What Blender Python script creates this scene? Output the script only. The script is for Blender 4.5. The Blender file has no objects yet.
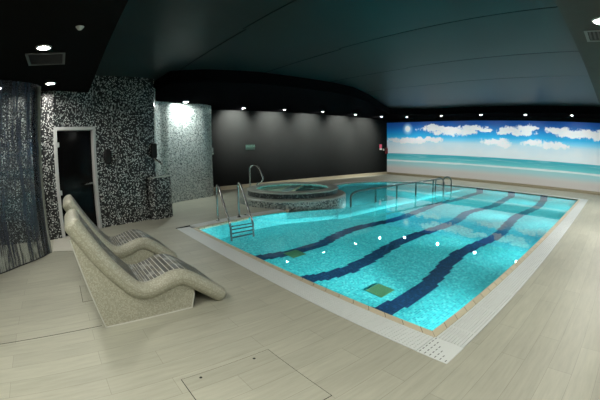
import bpy, bmesh, math, random
from mathutils import Vector, Matrix
from mathutils.geometry import tessellate_polygon
random.seed(7)
S = bpy.context.scene
COL = S.collection
PI = math.pi

# ------------------------------------------------------------------ render look
S.view_settings.view_transform = 'Standard'
S.view_settings.look = 'None'
S.view_settings.gamma = 1.0
S.view_settings.exposure = 0.15
S.view_settings.use_curve_mapping = False
S.render.engine = 'CYCLES'
cy = S.cycles
cy.use_denoising = True
cy.max_bounces = 10
cy.diffuse_bounces = 4
cy.glossy_bounces = 5
cy.transmission_bounces = 8
cy.transparent_max_bounces = 12
cy.sample_clamp_indirect = 4.0
cy.sample_clamp_direct = 0.0
cy.caustics_refractive = True
cy.caustics_reflective = True
cy.blur_glossy = 0.5

# ------------------------------------------------------------------ camera (wide equidistant lens)
FPX = 348.45
YAW, PITCH, ROLL = 0.90300, 0.15450, 0.01560
EYE = 1.5
cd = bpy.data.cameras.new('camera')
cam = bpy.data.objects.new('camera', cd)
COL.objects.link(cam)
S.camera = cam
cd.type = 'PANO'
cd.panorama_type = 'FISHEYE_LENS_POLYNOMIAL'
cd.sensor_fit = 'HORIZONTAL'
cd.sensor_width = 36.0
cd.sensor_height = 24.0
cd.fisheye_fov = math.radians(178)
cd.fisheye_polynomial_k0 = 0.0
cd.fisheye_polynomial_k1 = -(600.0 / 36.0) / FPX
cd.fisheye_polynomial_k2 = 0.0
cd.fisheye_polynomial_k3 = 0.0
cd.fisheye_polynomial_k4 = 0.0
cd.clip_start = 0.05
cd.clip_end = 100


def cam_axis(v):
    x, f, u = v
    c, s = math.cos(ROLL), math.sin(ROLL)
    x, u = c * x + s * u, -s * x + c * u
    c, s = math.cos(PITCH), math.sin(PITCH)
    f, u = c * f + s * u, -s * f + c * u
    c, s = math.cos(YAW), math.sin(YAW)
    return Vector((c * x - s * f, s * x + c * f, u))


R_, F_, U_ = cam_axis((1, 0, 0)), cam_axis((0, 1, 0)), cam_axis((0, 0, 1))
cam.matrix_world = Matrix(((R_.x, U_.x, -F_.x, 0), (R_.y, U_.y, -F_.y, 0), (R_.z, U_.z, -F_.z, EYE), (0, 0, 0, 1)))


# ------------------------------------------------------------------ object helpers
def tag(o, label=None, cat=None, group=None, kind=None):
    if label: o['label'] = label
    if cat: o['category'] = cat
    if group: o['group'] = group
    if kind: o['kind'] = kind
    return o


def empty(name, loc=(0, 0, 0), rz=0.0):
    o = bpy.data.objects.new(name, None)
    COL.objects.link(o)
    o.location = loc
    o.rotation_euler = (0, 0, rz)
    o.empty_display_size = 0.1
    return o


def obj(name, bm, mats, parent=None, smooth=False):
    me = bpy.data.meshes.new(name)
    bm.to_mesh(me)
    bm.free()
    if not isinstance(mats, (list, tuple)): mats = [mats]
    for m in mats: me.materials.append(m)
    if smooth:
        for p in me.polygons: p.use_smooth = True
    o = bpy.data.objects.new(name, me)
    COL.objects.link(o)
    if parent: o.parent = parent
    return o


def copy_tree(o, parent=None):
    c = o.copy()
    COL.objects.link(c)
    if parent: c.parent = parent
    for ch in list(o.children): copy_tree(ch, c)
    return c


def bm_new():
    return bmesh.new()


def add_box(bm, x0, x1, y0, y1, z0, z1, mi=0):
    vs = [bm.verts.new((x, y, z)) for z in (z0, z1) for y in (y0, y1) for x in (x0, x1)]
    for f in ((0, 2, 3, 1), (4, 5, 7, 6), (0, 1, 5, 4), (2, 6, 7, 3), (0, 4, 6, 2), (1, 3, 7, 5)):
        fc = bm.faces.new([vs[i] for i in f])
        fc.material_index = mi
    return vs


def bev_box(x0, x1, y0, y1, z0, z1, r=0.01, seg=2):
    bm = bm_new()
    add_box(bm, x0, x1, y0, y1, z0, z1)
    bmesh.ops.bevel(bm, geom=list(bm.edges), offset=r, segments=seg, affect='EDGES', profile=0.5)
    return bm


def add_tube(bm, pts, r, n=10, closed=False, caps=True):
    pts = [Vector(p) for p in pts]
    k = len(pts)
    rings = []
    up = None
    for i, p in enumerate(pts):
        if closed: d = (pts[(i + 1) % k] - pts[i - 1]).normalized()
        else: d = (pts[min(i + 1, k - 1)] - pts[max(i - 1, 0)]).normalized()
        if up is None:
            up = Vector((0, 0, 1)) if abs(d.z) < 0.9 else Vector((1, 0, 0))
        a = d.cross(up)
        if a.length < 1e-5: a = d.cross(Vector((0, 1, 0)))
        a.normalize()
        b = a.cross(d).normalized()
        up = b
        rr = r[i] if isinstance(r, (list, tuple)) else r
        rings.append([bm.verts.new(p + (a * math.cos(2 * PI * j / n) + b * math.sin(2 * PI * j / n)) * rr) for j in range(n)])
    m = k if closed else k - 1
    for i in range(m):
        A, B = rings[i], rings[(i + 1) % k]
        for j in range(n):
            bm.faces.new((A[j], A[(j + 1) % n], B[(j + 1) % n], B[j]))
    if caps and not closed:
        bm.faces.new(rings[0])
        bm.faces.new(list(reversed(rings[-1])))


def arc(c, r, a0, a1, n, plane):
    out = []
    for i in range(n + 1):
        a = a0 + (a1 - a0) * i / n
        u, v = r * math.cos(a), r * math.sin(a)
        out.append((c[0] + u * plane[0][0] + v * plane[1][0], c[1] + u * plane[0][1] + v * plane[1][1], c[2] + u * plane[0][2] + v * plane[1][2]))
    return out


def catmull(P, n=8, closed=False):
    P = [Vector(p) for p in P]
    k = len(P)
    out = []
    rng = range(k) if closed else range(k - 1)
    for i in rng:
        p1, p2 = P[i], P[(i + 1) % k]
        p0 = P[i - 1] if (closed or i > 0) else p1 * 2 - p2
        p3 = P[(i + 2) % k] if (closed or i + 2 < k) else p2 * 2 - p1
        for j in range(n):
            t = j / n
            out.append(0.5 * ((2 * p1) + (p2 - p0) * t + (2 * p0 - 5 * p1 + 4 * p2 - p3) * t * t + (3 * p1 - p0 - 3 * p2 + p3) * t ** 3))
    if not closed: out.append(P[-1])
    return out


def add_lathe(bm, prof, cx, cy, n=72, close=False, uv=None):
    rings = []
    for r, z in prof:
        rings.append([bm.verts.new((cx + r * math.cos(2 * PI * j / n), cy + r * math.sin(2 * PI * j / n), z)) for j in range(n)])
    L = 0.0
    for i in range(len(prof) - 1):
        d = math.hypot(prof[i + 1][0] - prof[i][0], prof[i + 1][1] - prof[i][1])
        rm = max(prof[i][0], prof[i + 1][0])
        for j in range(n):
            f = bm.faces.new((rings[i][j], rings[i][(j + 1) % n], rings[i + 1][(j + 1) % n], rings[i + 1][j]))
            if uv:
                a, b = 2 * PI * j / n * rm, 2 * PI * (j + 1) / n * rm
                for l, q in zip(f.loops, ((a, L), (b, L), (b, L + d), (a, L + d))): l[uv].uv = q
        L += d
    return rings


def add_prism(bm, poly, z0, z1, holes=(), mi=0):
    """vertical prism over a plan polygon, with holes"""
    loops = [[Vector((p[0], p[1], 0)) for p in poly]] + [[Vector((p[0], p[1], 0)) for p in h] for h in holes]
    tris = tessellate_polygon(loops)
    flat = [p for l in loops for p in l]
    lo = [bm.verts.new((p.x, p.y, z0)) for p in flat]
    hi = [bm.verts.new((p.x, p.y, z1)) for p in flat] if z1 != z0 else None
    for t in tris:
        a, b, c = (flat[i] for i in t)
        if (b - a).cross(c - a).z < 0: t = (t[0], t[2], t[1])
        try:
            if hi:
                bm.faces.new([hi[i] for i in t]).material_index = mi
                bm.faces.new([lo[i] for i in reversed(t)]).material_index = mi
            else:
                bm.faces.new([lo[i] for i in t]).material_index = mi
        except ValueError:
            pass
    if hi:
        k = 0
        for l in loops:
            n = len(l)
            for i in range(n):
                j = (i + 1) % n
                try: bm.faces.new((lo[k + i], lo[k + j], hi[k + j], hi[k + i])).material_index = mi
                except ValueError: pass
            k += n
        bmesh.ops.recalc_face_normals(bm, faces=bm.faces)


def wall_strip(path, z0, z1, thick=0.1, u0=0.0, side=1):
    """a standing wall along a plan path, with metre UVs; thickness goes to the left (side=1) of the path"""
    bm = bm_new()
    uv = bm.loops.layers.uv.new('UVMap')
    P = [Vector((p[0], p[1])) for p in path]
    k = len(P)
    N = []
    for i in range(k):
        d = (P[min(i + 1, k - 1)] - P[max(i - 1, 0)]).normalized()
        N.append(Vector((-d.y, d.x)) * side)
    u = [u0]
    for i in range(k - 1): u.append(u[-1] + (P[i + 1] - P[i]).length)
    V = {}
    for i in range(k):
        q = P[i] + N[i] * thick
        V[i] = [bm.verts.new((P[i].x, P[i].y, z0)), bm.verts.new((P[i].x, P[i].y, z1)), bm.verts.new((q.x, q.y, z0)), bm.verts.new((q.x, q.y, z1))]
    def face(vs, uvs):
        f = bm.faces.new(vs)
        for l, w in zip(f.loops, uvs): l[uv].uv = w
    for i in range(k - 1):
        a, b = V[i], V[i + 1]
        w = ((u[i], z0), (u[i + 1], z0), (u[i + 1], z1), (u[i], z1))
        face((a[0], b[0], b[1], a[1]), w)
        face((a[2], b[2], b[3], a[3]), w)
        face((a[1], b[1], b[3], a[3]), ((u[i], z1), (u[i + 1], z1), (u[i + 1], z1 + thick), (u[i], z1 + thick)))
        face((a[0], b[0], b[2], a[2]), ((u[i], z0), (u[i + 1], z0), (u[i + 1], z0 - thick), (u[i], z0 - thick)))
    for i, sg in ((0, -1), (k - 1, 1)):
        a = V[i]
        face((a[0], a[1], a[3], a[2]), ((u[i], z0), (u[i], z1), (u[i] + sg * thick, z1), (u[i] + sg * thick, z0)))
    bmesh.ops.recalc_face_normals(bm, faces=bm.faces)
    return bm


# ------------------------------------------------------------------ material helpers
class NT:
    def __init__(self, name):
        self.m = bpy.data.materials.new(name)
        self.m.use_nodes = True
        self.t = self.m.node_tree
        self.t.nodes.clear()
        self.out = self.n('ShaderNodeOutputMaterial')

    def n(self, typ, **kw):
        nd = self.t.nodes.new(typ)
        for k, v in kw.items(): setattr(nd, k, v)
        return nd

    def l(self, a, b):
        self.t.links.new(a, b)

    def put(self, sock, v):
        if hasattr(v, 'is_linked') or isinstance(v, bpy.types.NodeSocket): self.l(v, sock)
        elif isinstance(v, (tuple, list)) and len(v) == 3 and sock.type == 'RGBA': sock.default_value = (*v, 1)
        else: sock.default_value = v

    def math(self, op, a, b=0.0, c=None, clamp=False):
        nd = self.n('ShaderNodeMath', operation=op, use_clamp=clamp)
        self.put(nd.inputs[0], a)
        self.put(nd.inputs[1], b)
        if c is not None: self.put(nd.inputs[2], c)
        return nd.outputs[0]

    def vmath(self, op, a, b=(0, 0, 0)):
        nd = self.n('ShaderNodeVectorMath', operation=op)
        self.put(nd.inputs[0], a)
        self.put(nd.inputs[1], b)
        return nd.outputs['Value' if op in ('LENGTH', 'DISTANCE', 'DOT_PRODUCT') else 'Vector']

    def mix(self, f, a, b):
        nd = self.n('ShaderNodeMix', data_type='RGBA')
        self.put(nd.inputs[0], f)
        self.put(nd.inputs[6], a)
        self.put(nd.inputs[7], b)
        return nd.outputs[2]

    def ss(self, v, lo, hi):
        nd = self.n('ShaderNodeMapRange', interpolation_type='SMOOTHSTEP')
        self.put(nd.inputs[0], v)
        nd.inputs[1].default_value = lo
        nd.inputs[2].default_value = hi
        return nd.outputs[0]

    def noise(self, vec, scale, detail=3.0, rough=0.5):
        nd = self.n('ShaderNodeTexNoise')
        self.put(nd.inputs['Vector'], vec)
        nd.inputs['Scale'].default_value = scale
        nd.inputs['Detail'].default_value = detail
        nd.inputs['Roughness'].default_value = rough
        return nd.outputs['Fac']

    def coord(self, which='Object'):
        return self.n('ShaderNodeTexCoord').outputs[which]

    def xyz(self, v):
        nd = self.n('ShaderNodeSeparateXYZ')
        self.l(v, nd.inputs[0])
        return nd.outputs

    def ramp(self, v, stops, const=False):
        nd = self.n('ShaderNodeValToRGB')
        nd.color_ramp.interpolation = 'CONSTANT' if const else 'LINEAR'
        el = nd.color_ramp.elements
        el[0].position, el[0].color = stops[0][0], (*stops[0][1], 1)
        el[1].position, el[1].color = stops[1][0], (*stops[1][1], 1)
        for p, c in stops[2:]:
            e = el.new(p)
            e.color = (*c, 1)
        self.put(nd.inputs[0], v)
        return nd.outputs[0]

    def pbr(self, col, rough=0.5, metal=0.0, spec=0.5, bump=None, bstr=0.2, bdist=0.01, emit=None, estr=0.0):
        b = self.n('ShaderNodeBsdfPrincipled')
        self.put(b.inputs['Base Color'], col)
        self.put(b.inputs['Roughness'], rough)
        b.inputs['Metallic'].default_value = metal
        b.inputs['Specular IOR Level'].default_value = spec
        if emit is not None:
            self.put(b.inputs['Emission Color'], emit)
            b.inputs['Emission Strength'].default_value = estr
        if bump is not None:
            bp = self.n('ShaderNodeBump')
            bp.inputs['Strength'].default_value = bstr
            bp.inputs['Distance'].default_value = bdist
            self.l(bump, bp.inputs['Height'])
            self.l(bp.outputs[0], b.inputs['Normal'])
        self.b = b
        self.l(b.outputs[0], self.out.inputs[0])
        return self.m


def simple(name, col, rough=0.5, metal=0.0, spec=0.5, var=0.06, scale=30):
    t = NT(name)
    v = t.noise(t.coord(), scale, 3)
    k = t.math('MULTIPLY_ADD', v, 2 * var, 1 - var)
    c = t.n('ShaderNodeVectorMath', operation='SCALE')
    c.inputs[0].default_value = col
    t.l(k, c.inputs['Scale'])
    return t.pbr(c.outputs[0], rough, metal, spec)


def mosaic(name, tile, stops, grout, gw=0.08, rough=0.25, coordn='UV', bump=True, spec=0.5):
    """square glass mosaic: one random colour per tile"""
    t = NT(name)
    co = t.coord(coordn)
    sc = t.n('ShaderNodeVectorMath', operation='SCALE')
    t.l(co, sc.inputs[0])
    sc.inputs['Scale'].default_value = 1.0 / tile
    fl = t.vmath('FLOOR', sc.outputs[0])
    fr = t.vmath('FRACTION', sc.outputs[0])
    wn = t.n('ShaderNodeTexWhiteNoise', noise_dimensions='3D')
    t.l(fl, wn.inputs['Vector'])
    col = t.ramp(wn.outputs['Value'], stops, const=True)
    s = t.xyz(fr)
    ex = t.math('MINIMUM', s[0], t.math('SUBTRACT', 1.0, s[0]))
    ey = t.math('MINIMUM', s[1], t.math('SUBTRACT', 1.0, s[1]))
    e = t.math('MINIMUM', ex, ey)
    if coordn != 'UV':
        ez = t.math('MINIMUM', s[2], t.math('SUBTRACT', 1.0, s[2]))
        e = t.math('MINIMUM', e, ez)
    g = t.math('LESS_THAN', e, gw)
    return t.pbr(t.mix(g, col, grout), rough, 0, spec)


def emitter(name, col, strength):
    t = NT(name)
    e = t.n('ShaderNodeEmission')
    e.inputs[0].default_value = (*col, 1)
    e.inputs[1].default_value = strength
    t.l(e.outputs[0], t.out.inputs[0])
    return t.m


M = {}
M['steel'] = simple('brushed_steel', (0.62, 0.64, 0.62), 0.22, 1.0, var=0.05)
M['dark_steel'] = simple('steel_dark', (0.22, 0.25, 0.24), 0.3, 1.0, var=0.05)  # darker steel tone for the long rail and the hoops
M['post'] = simple('greenish_post', (0.13, 0.145, 0.115), 0.4, var=0.05)
M['rung'] = simple('ladder_tread', (0.05, 0.09, 0.09), 0.5, var=0.05)
M['aluminium'] = simple('pale_aluminium', (0.55, 0.56, 0.54), 0.4, 0.0, var=0.03)
M['black_paint'] = simple('black_paint', (0.0035, 0.0035, 0.004), 0.8, var=0.1, spec=0.0)
M['black_wall'] = simple('charcoal_wall_paint', (0.0115, 0.0125, 0.012), 0.8, var=0.08, scale=6, spec=0.02)
M['soffit'] = simple('soffit_dark_grey', (0.075, 0.078, 0.073), 0.7, var=0.08, scale=8, spec=0.03)
M['soffit_shade'] = simple('soffit_shaded_copy', (0.008, 0.0085, 0.0085), 0.7, var=0.08, scale=8, spec=0.0)  # same soffit, darkened in colour for the shade over the lobby
M['ceiling'] = simple('ceiling_panel_dark', (0.011, 0.0225, 0.0235), 0.34, var=0.06, scale=3, spec=0.10)
M['seam'] = simple('dark_seam', (0.006, 0.007, 0.007), 0.8)
M['black_plastic'] = simple('black_plastic', (0.006, 0.006, 0.006), 0.45, spec=0.3)
M['white_plastic'] = simple('white_plastic_grating', (0.70, 0.74, 0.72), 0.4, var=0.04)
M['channel'] = simple('overflow_channel', (0.26, 0.28, 0.28), 0.7)
M['dark_glass'] = simple('dark_door_glass', (0.003, 0.003, 0.003), 0.12, spec=0.12)
M['rim_stone'] = simple('tub_rim_tile', (0.36, 0.38, 0.33), 0.35, var=0.2, scale=40)
M['step'] = simple('pale_step_tile', (0.50, 0.49, 0.42), 0.5, var=0.06, scale=12)
STEPXY = [(-6.02, -0.39), (-5.70, 0.40), (-7.25, 0.42), (-6.94, -0.22), (-6.93, -0.40)]
M['kerb'] = simple('kerb_tile', (0.46, 0.41, 0.29), 0.55, var=0.12, scale=10)
M['white_trim'] = simple('white_edge_trim', (0.60, 0.61, 0.55), 0.45)
M['slat_dark'] = simple('slat_dark_grey', (0.105, 0.11, 0.10), 0.4, var=0.25, scale=60)
M['slat_warm'] = simple('slat_olive_grey', (0.15, 0.145, 0.11), 0.4, var=0.25, scale=60)
M['slat_pale'] = simple('slat_pale_grey', (0.26, 0.265, 0.24), 0.4, var=0.2, scale=60)
M['drain'] = simple('drain_grate_green', (0.09, 0.20, 0.09), 0.5, var=0.1)
M['drain_hole'] = simple('drain_dark', (0.02, 0.08, 0.06), 0.7)
M['red'] = simple('red_enamel', (0.50, 0.03, 0.07), 0.4)
M['dark_red'] = simple('dark_red_enamel', (0.16, 0.008, 0.012), 0.35)
M['pink'] = simple('red_sign_face', (0.60, 0.09, 0.15), 0.5)
M['cream'] = simple('cream_plate', (0.7, 0.68, 0.6), 0.5)
M['sign_green'] = simple('sign_green', (0.002, 0.016, 0.010), 0.5)
M['sign_pale'] = simple('sign_pale_green', (0.05, 0.12, 0.09), 0.5)

BW = [(0.0, (0.004, 0.005, 0.006)), (0.58, (0.02, 0.024, 0.025)), (0.66, (0.12, 0.14, 0.135)), (0.72, (0.40, 0.43, 0.41)), (0.86, (0.74, 0.76, 0.73))]
M['mosaic_bw'] = mosaic('black_white_mosaic', 0.021, BW, (0.010, 0.012, 0.012), 0.07, 0.3)
PALE = [(0.0, (0.04, 0.05, 0.05)), (0.13, (0.20, 0.23, 0.225)), (0.30, (0.40, 0.45, 0.43)), (0.55, (0.56, 0.60, 0.57)), (0.8, (0.72, 0.75, 0.71))]
M['mosaic_pale'] = mosaic('pale_grey_mosaic', 0.022, PALE, (0.30, 0.33, 0.32), 0.06, 0.25)  # lighter tile mix, with the alcove lamp's brightness partly put into the colour
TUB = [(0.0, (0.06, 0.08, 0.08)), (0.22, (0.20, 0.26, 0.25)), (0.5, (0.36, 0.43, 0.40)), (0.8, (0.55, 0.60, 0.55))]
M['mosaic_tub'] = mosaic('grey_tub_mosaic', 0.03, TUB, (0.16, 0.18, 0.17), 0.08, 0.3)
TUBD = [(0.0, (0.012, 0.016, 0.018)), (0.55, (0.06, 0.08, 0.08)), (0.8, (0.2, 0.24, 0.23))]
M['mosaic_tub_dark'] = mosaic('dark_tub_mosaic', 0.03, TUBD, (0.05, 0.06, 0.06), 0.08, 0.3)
TUBIN = [(0.0, (0.03, 0.16, 0.15)), (0.5, (0.05, 0.24, 0.22)), (0.8, (0.10, 0.34, 0.31))]
M['tub_inside'] = mosaic('tub_inside_mosaic', 0.03, TUBIN, (0.08, 0.2, 0.18), 0.08, 0.4)
POOL = [(0.0, (0.015, 0.42, 0.47)), (0.25, (0.025, 0.54, 0.57)), (0.55, (0.05, 0.64, 0.65)), (0.85, (0.15, 0.76, 0.75))]
M['pool_tile'] = mosaic('pool_tile_aqua', 0.032, POOL, (0.22, 0.66, 0.68), 0.07, 0.5)
BASIN = [(0.0, (0.03, 0.40, 0.44)), (0.4, (0.05, 0.50, 0.53)), (0.8, (0.10, 0.60, 0.62))]
LANE = [(0.0, (0.003, 0.020, 0.060)), (0.4, (0.005, 0.032, 0.085)), (0.8, (0.010, 0.055, 0.13))]
M['lane_tile'] = mosaic('lane_tile_navy', 0.032, LANE, (0.02, 0.06, 0.16), 0.05, 0.5, coordn='UV')
BEI = [(0.0, (0.36, 0.355, 0.275)), (0.35, (0.42, 0.415, 0.325)), (0.7, (0.49, 0.485, 0.385))]
M['beige_mosaic'] = mosaic('beige_lounger_mosaic', 0.012, BEI, (0.34, 0.335, 0.26), 0.08, 0.45, coordn='Object')


def floor_mat():
    t = NT('wood_look_floor_tile')
    co = t.coord('Object')
    mp = t.n('ShaderNodeMapping')
    mp.inputs['Rotation'].default_value = (0, 0, PI / 2)
    t.l(co, mp.inputs[0])
    br = t.n('ShaderNodeTexBrick', offset=0.37, offset_frequency=2)
    t.l(mp.outputs[0], br.inputs['Vector'])
    br.inputs['Scale'].default_value = 1.0
    br.inputs['Brick Width'].default_value = 1.2
    br.inputs['Row Height'].default_value = 0.2
    br.inputs['Mortar Size'].default_value = 0.0022
    br.inputs['Mortar Smooth'].default_value = 0.3
    br.inputs['Bias'].default_value = 0.0
    br.inputs['Color1'].default_value = (0.425, 0.425, 0.340, 1)
    br.inputs['Color2'].default_value = (0.385, 0.383, 0.306, 1)
    br.inputs['Mortar'].default_value = (0.29, 0.285, 0.23, 1)
    st = t.n('ShaderNodeMapping')
    st.inputs['Scale'].default_value = (9.0, 0.9, 1.0)
    t.l(co, st.inputs[0])
    g = t.noise(st.outputs[0], 3.0, 6, 0.62)
    g2 = t.noise(co, 0.9, 3)
    k = t.math('ADD', t.math('MULTIPLY_ADD', g, 0.5, 0.76), t.math('MULTIPLY_ADD', g2, 0.2, -0.1))
    c = t.n('ShaderNodeVectorMath', operation='SCALE')
    t.l(br.outputs['Color'], c.inputs[0])
    t.l(k, c.inputs['Scale'])
    r = t.math('MULTIPLY_ADD', g, 0.2, 0.38)
    return t.pbr(c.outputs[0], r, 0, 0.35, bump=g, bstr=0.05, bdist=0.002)


M['floor'] = floor_mat()


def coping_mat():
    t = NT('beige_coping_tile')
    co = t.coord('UV')
    s = t.xyz(co)
    f = t.math('FRACT', t.math('MULTIPLY', s[0], 1 / 0.20))
    g = t.math('LESS_THAN', t.math('MINIMUM', f, t.math('SUBTRACT', 1.0, f)), 0.025)
    wn = t.n('ShaderNodeTexWhiteNoise', noise_dimensions='1D')
    t.l(t.math('FLOOR', t.math('MULTIPLY', s[0], 1 / 0.20)), wn.inputs['W'])
    c = t.mix(wn.outputs['Value'], (0.60, 0.53, 0.37), (0.66, 0.59, 0.42))
    return t.pbr(t.mix(g, c, (0.24, 0.20, 0.13)), 0.45)


M['coping'] = coping_mat()


def water_mat(name, tint, bscale, bstr):
    t = NT(name)
    g = t.n('ShaderNodeBsdfGlass')
    g.inputs['Color'].default_value = (*tint, 1)
    g.inputs['Roughness'].default_value = 0.0
    g.inputs['IOR'].default_value = 1.333
    nz = t.noise(t.coord('Object'), bscale, 2, 0.5)
    bp = t.n('ShaderNodeBump')
    bp.inputs['Strength'].default_value = bstr
    bp.inputs['Distance'].default_value = 0.02
    t.l(nz, bp.inputs['Height'])
    t.l(bp.outputs[0], g.inputs['Normal'])
    t.l(g.outputs[0], t.out.inputs[0])
    return t.m


M['water'] = water_mat('pool_water', (0.97, 1.0, 1.0), 5.0, 0.035)
M['tub_water'] = water_mat('tub_water', (0.9, 1.0, 0.98), 6.0, 0.25)


def screen_mat():
    """printed glass: dark vertical streaks over clear glass"""
    t = NT('printed_glass')
    co = t.coord('UV')
    s1 = t.n('ShaderNodeMapping')
    s1.inputs['Scale'].default_value = (6.5, 0.35, 1.0)
    t.l(co, s1.inputs[0])
    a = t.noise(s1.outputs[0], 1.6, 5, 0.65)
    s2 = t.n('ShaderNodeMapping')
    s2.inputs['Scale'].default_value = (19.0, 1.6, 1.0)
    t.l(co, s2.inputs[0])
    b = t.noise(s2.outputs[0], 1.5, 4, 0.7)
    sp = t.noise(co, 45.0, 2, 0.7)
    k = t.math('ADD', t.math('MULTIPLY', a, 0.62), t.math('MULTIPLY', b, 0.38))
    zz = t.xyz(co)[1]
    col = t.ramp(t.math('ADD', k, t.math('MULTIPLY_ADD', sp, 0.36, -0.18)), [(0.30, (0.006, 0.008, 0.014)), (0.44, (0.03, 0.038, 0.058)), (0.54, (0.11, 0.125, 0.155)), (0.64, (0.32, 0.33, 0.36)), (0.8, (0.55, 0.55, 0.56))])
    clear = t.math('MULTIPLY', t.ss(k, 0.40, 0.54), 0.80)
    pr = t.n('ShaderNodeBsdfPrincipled')
    t.l(col, pr.inputs['Base Color'])
    pr.inputs['Roughness'].default_value = 0.3
    tr = t.n('ShaderNodeBsdfTransparent')
    tr.inputs[0].default_value = (0.9, 0.93, 0.92, 1)
    mx = t.n('ShaderNodeMixShader')
    t.l(clear, mx.inputs[0])
    t.l(pr.outputs[0], mx.inputs[1])
    t.l(tr.outputs[0], mx.inputs[2])
    gl = t.n('ShaderNodeBsdfGlossy')
    gl.inputs['Roughness'].default_value = 0.05
    fr = t.n('ShaderNodeFresnel')
    fr.inputs[0].default_value = 1.3
    m2 = t.n('ShaderNodeMixShader')
    t.l(fr.outputs[0], m2.inputs[0])
    t.l(mx.outputs[0], m2.inputs[1])
    t.l(gl.outputs[0], m2.inputs[2])
    t.l(m2.outputs[0], t.out.inputs[0])
    return t.m


M['screen'] = screen_mat()


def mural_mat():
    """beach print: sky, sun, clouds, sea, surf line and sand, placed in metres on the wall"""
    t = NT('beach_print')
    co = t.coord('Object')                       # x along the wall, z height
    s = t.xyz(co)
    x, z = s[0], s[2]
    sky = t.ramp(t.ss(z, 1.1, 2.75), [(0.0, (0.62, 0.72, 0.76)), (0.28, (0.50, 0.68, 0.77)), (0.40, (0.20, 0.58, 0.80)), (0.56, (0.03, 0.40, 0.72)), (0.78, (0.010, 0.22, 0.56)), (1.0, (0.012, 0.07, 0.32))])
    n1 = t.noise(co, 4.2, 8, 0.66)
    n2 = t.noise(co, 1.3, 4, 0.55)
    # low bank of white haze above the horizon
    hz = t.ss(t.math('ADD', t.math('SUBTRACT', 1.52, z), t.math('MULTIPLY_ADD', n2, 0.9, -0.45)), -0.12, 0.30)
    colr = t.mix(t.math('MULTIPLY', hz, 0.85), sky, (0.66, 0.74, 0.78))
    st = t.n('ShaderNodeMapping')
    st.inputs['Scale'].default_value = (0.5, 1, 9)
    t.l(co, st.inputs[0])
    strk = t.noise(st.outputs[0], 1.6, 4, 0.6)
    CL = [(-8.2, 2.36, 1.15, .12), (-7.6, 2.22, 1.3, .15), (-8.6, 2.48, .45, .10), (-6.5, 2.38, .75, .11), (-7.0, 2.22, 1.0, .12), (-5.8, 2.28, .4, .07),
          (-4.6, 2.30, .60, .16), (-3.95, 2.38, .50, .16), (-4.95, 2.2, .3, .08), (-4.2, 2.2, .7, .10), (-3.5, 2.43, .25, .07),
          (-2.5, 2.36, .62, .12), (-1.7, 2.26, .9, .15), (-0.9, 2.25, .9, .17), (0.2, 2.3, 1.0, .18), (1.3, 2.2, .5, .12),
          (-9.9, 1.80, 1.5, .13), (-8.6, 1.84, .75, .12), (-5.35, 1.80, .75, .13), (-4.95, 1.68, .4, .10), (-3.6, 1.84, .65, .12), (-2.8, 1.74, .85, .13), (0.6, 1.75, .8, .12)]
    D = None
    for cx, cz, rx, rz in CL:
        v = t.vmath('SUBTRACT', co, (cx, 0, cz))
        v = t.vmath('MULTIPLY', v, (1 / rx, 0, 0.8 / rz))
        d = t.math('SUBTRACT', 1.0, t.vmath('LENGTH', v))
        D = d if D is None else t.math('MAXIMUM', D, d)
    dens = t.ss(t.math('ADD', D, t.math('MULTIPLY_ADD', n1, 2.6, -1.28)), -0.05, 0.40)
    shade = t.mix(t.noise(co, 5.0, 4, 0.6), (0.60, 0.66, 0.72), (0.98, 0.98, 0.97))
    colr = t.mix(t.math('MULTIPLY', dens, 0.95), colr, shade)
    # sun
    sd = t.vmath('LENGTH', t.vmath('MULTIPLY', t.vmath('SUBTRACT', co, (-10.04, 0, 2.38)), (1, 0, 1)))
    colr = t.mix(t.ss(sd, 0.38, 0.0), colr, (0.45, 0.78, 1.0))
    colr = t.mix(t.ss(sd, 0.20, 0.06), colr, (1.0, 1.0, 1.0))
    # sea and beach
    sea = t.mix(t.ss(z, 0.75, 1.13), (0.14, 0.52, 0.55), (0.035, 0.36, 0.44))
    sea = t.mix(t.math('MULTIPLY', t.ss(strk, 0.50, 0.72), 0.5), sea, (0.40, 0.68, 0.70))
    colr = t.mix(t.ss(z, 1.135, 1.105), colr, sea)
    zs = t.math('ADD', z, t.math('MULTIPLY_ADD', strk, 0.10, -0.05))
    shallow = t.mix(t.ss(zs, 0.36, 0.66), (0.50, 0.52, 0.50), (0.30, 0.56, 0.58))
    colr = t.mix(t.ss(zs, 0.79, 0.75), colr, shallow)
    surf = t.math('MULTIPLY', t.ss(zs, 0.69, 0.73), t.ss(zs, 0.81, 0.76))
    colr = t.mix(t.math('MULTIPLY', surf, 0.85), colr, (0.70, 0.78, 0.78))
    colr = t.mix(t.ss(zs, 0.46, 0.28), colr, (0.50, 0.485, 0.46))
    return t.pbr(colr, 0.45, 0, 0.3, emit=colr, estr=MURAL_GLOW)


MURAL_GLOW = 0.30  # glow added to the print so it looks evenly bright
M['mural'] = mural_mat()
LAMP_NEAR = emitter('lamp_lens_white', (1.0, 0.98, 0.88), 860.0)
FILL_SIDE = emitter('side_fill_glow', (1.0, 0.98, 0.92), 1500.0)
LAMP_LOBBY = emitter('lamp_lens_lobby', (1.0, 0.97, 0.90), 340.0)
LAMP_WALL = emitter('lamp_lens_wall_washer', (1.0, 0.97, 0.88), 120.0)
LAMP_MURAL = emitter('lamp_lens_mural', (1.0, 0.98, 0.92), 620.0)
LAMP_ALCOVE = emitter('lamp_lens_alcove', (0.92, 1.0, 0.96), 760.0)
LAMP_POOL = emitter('lamp_lens_underwater', (0.72, 0.97, 1.0), 240.0)
FILL_TUB = emitter('tub_fill_glow', (0.75, 1.0, 0.97), 900.0)
FILL_BASIN = emitter('basin_fill_glow', (0.72, 0.97, 1.0), 420.0)



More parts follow.
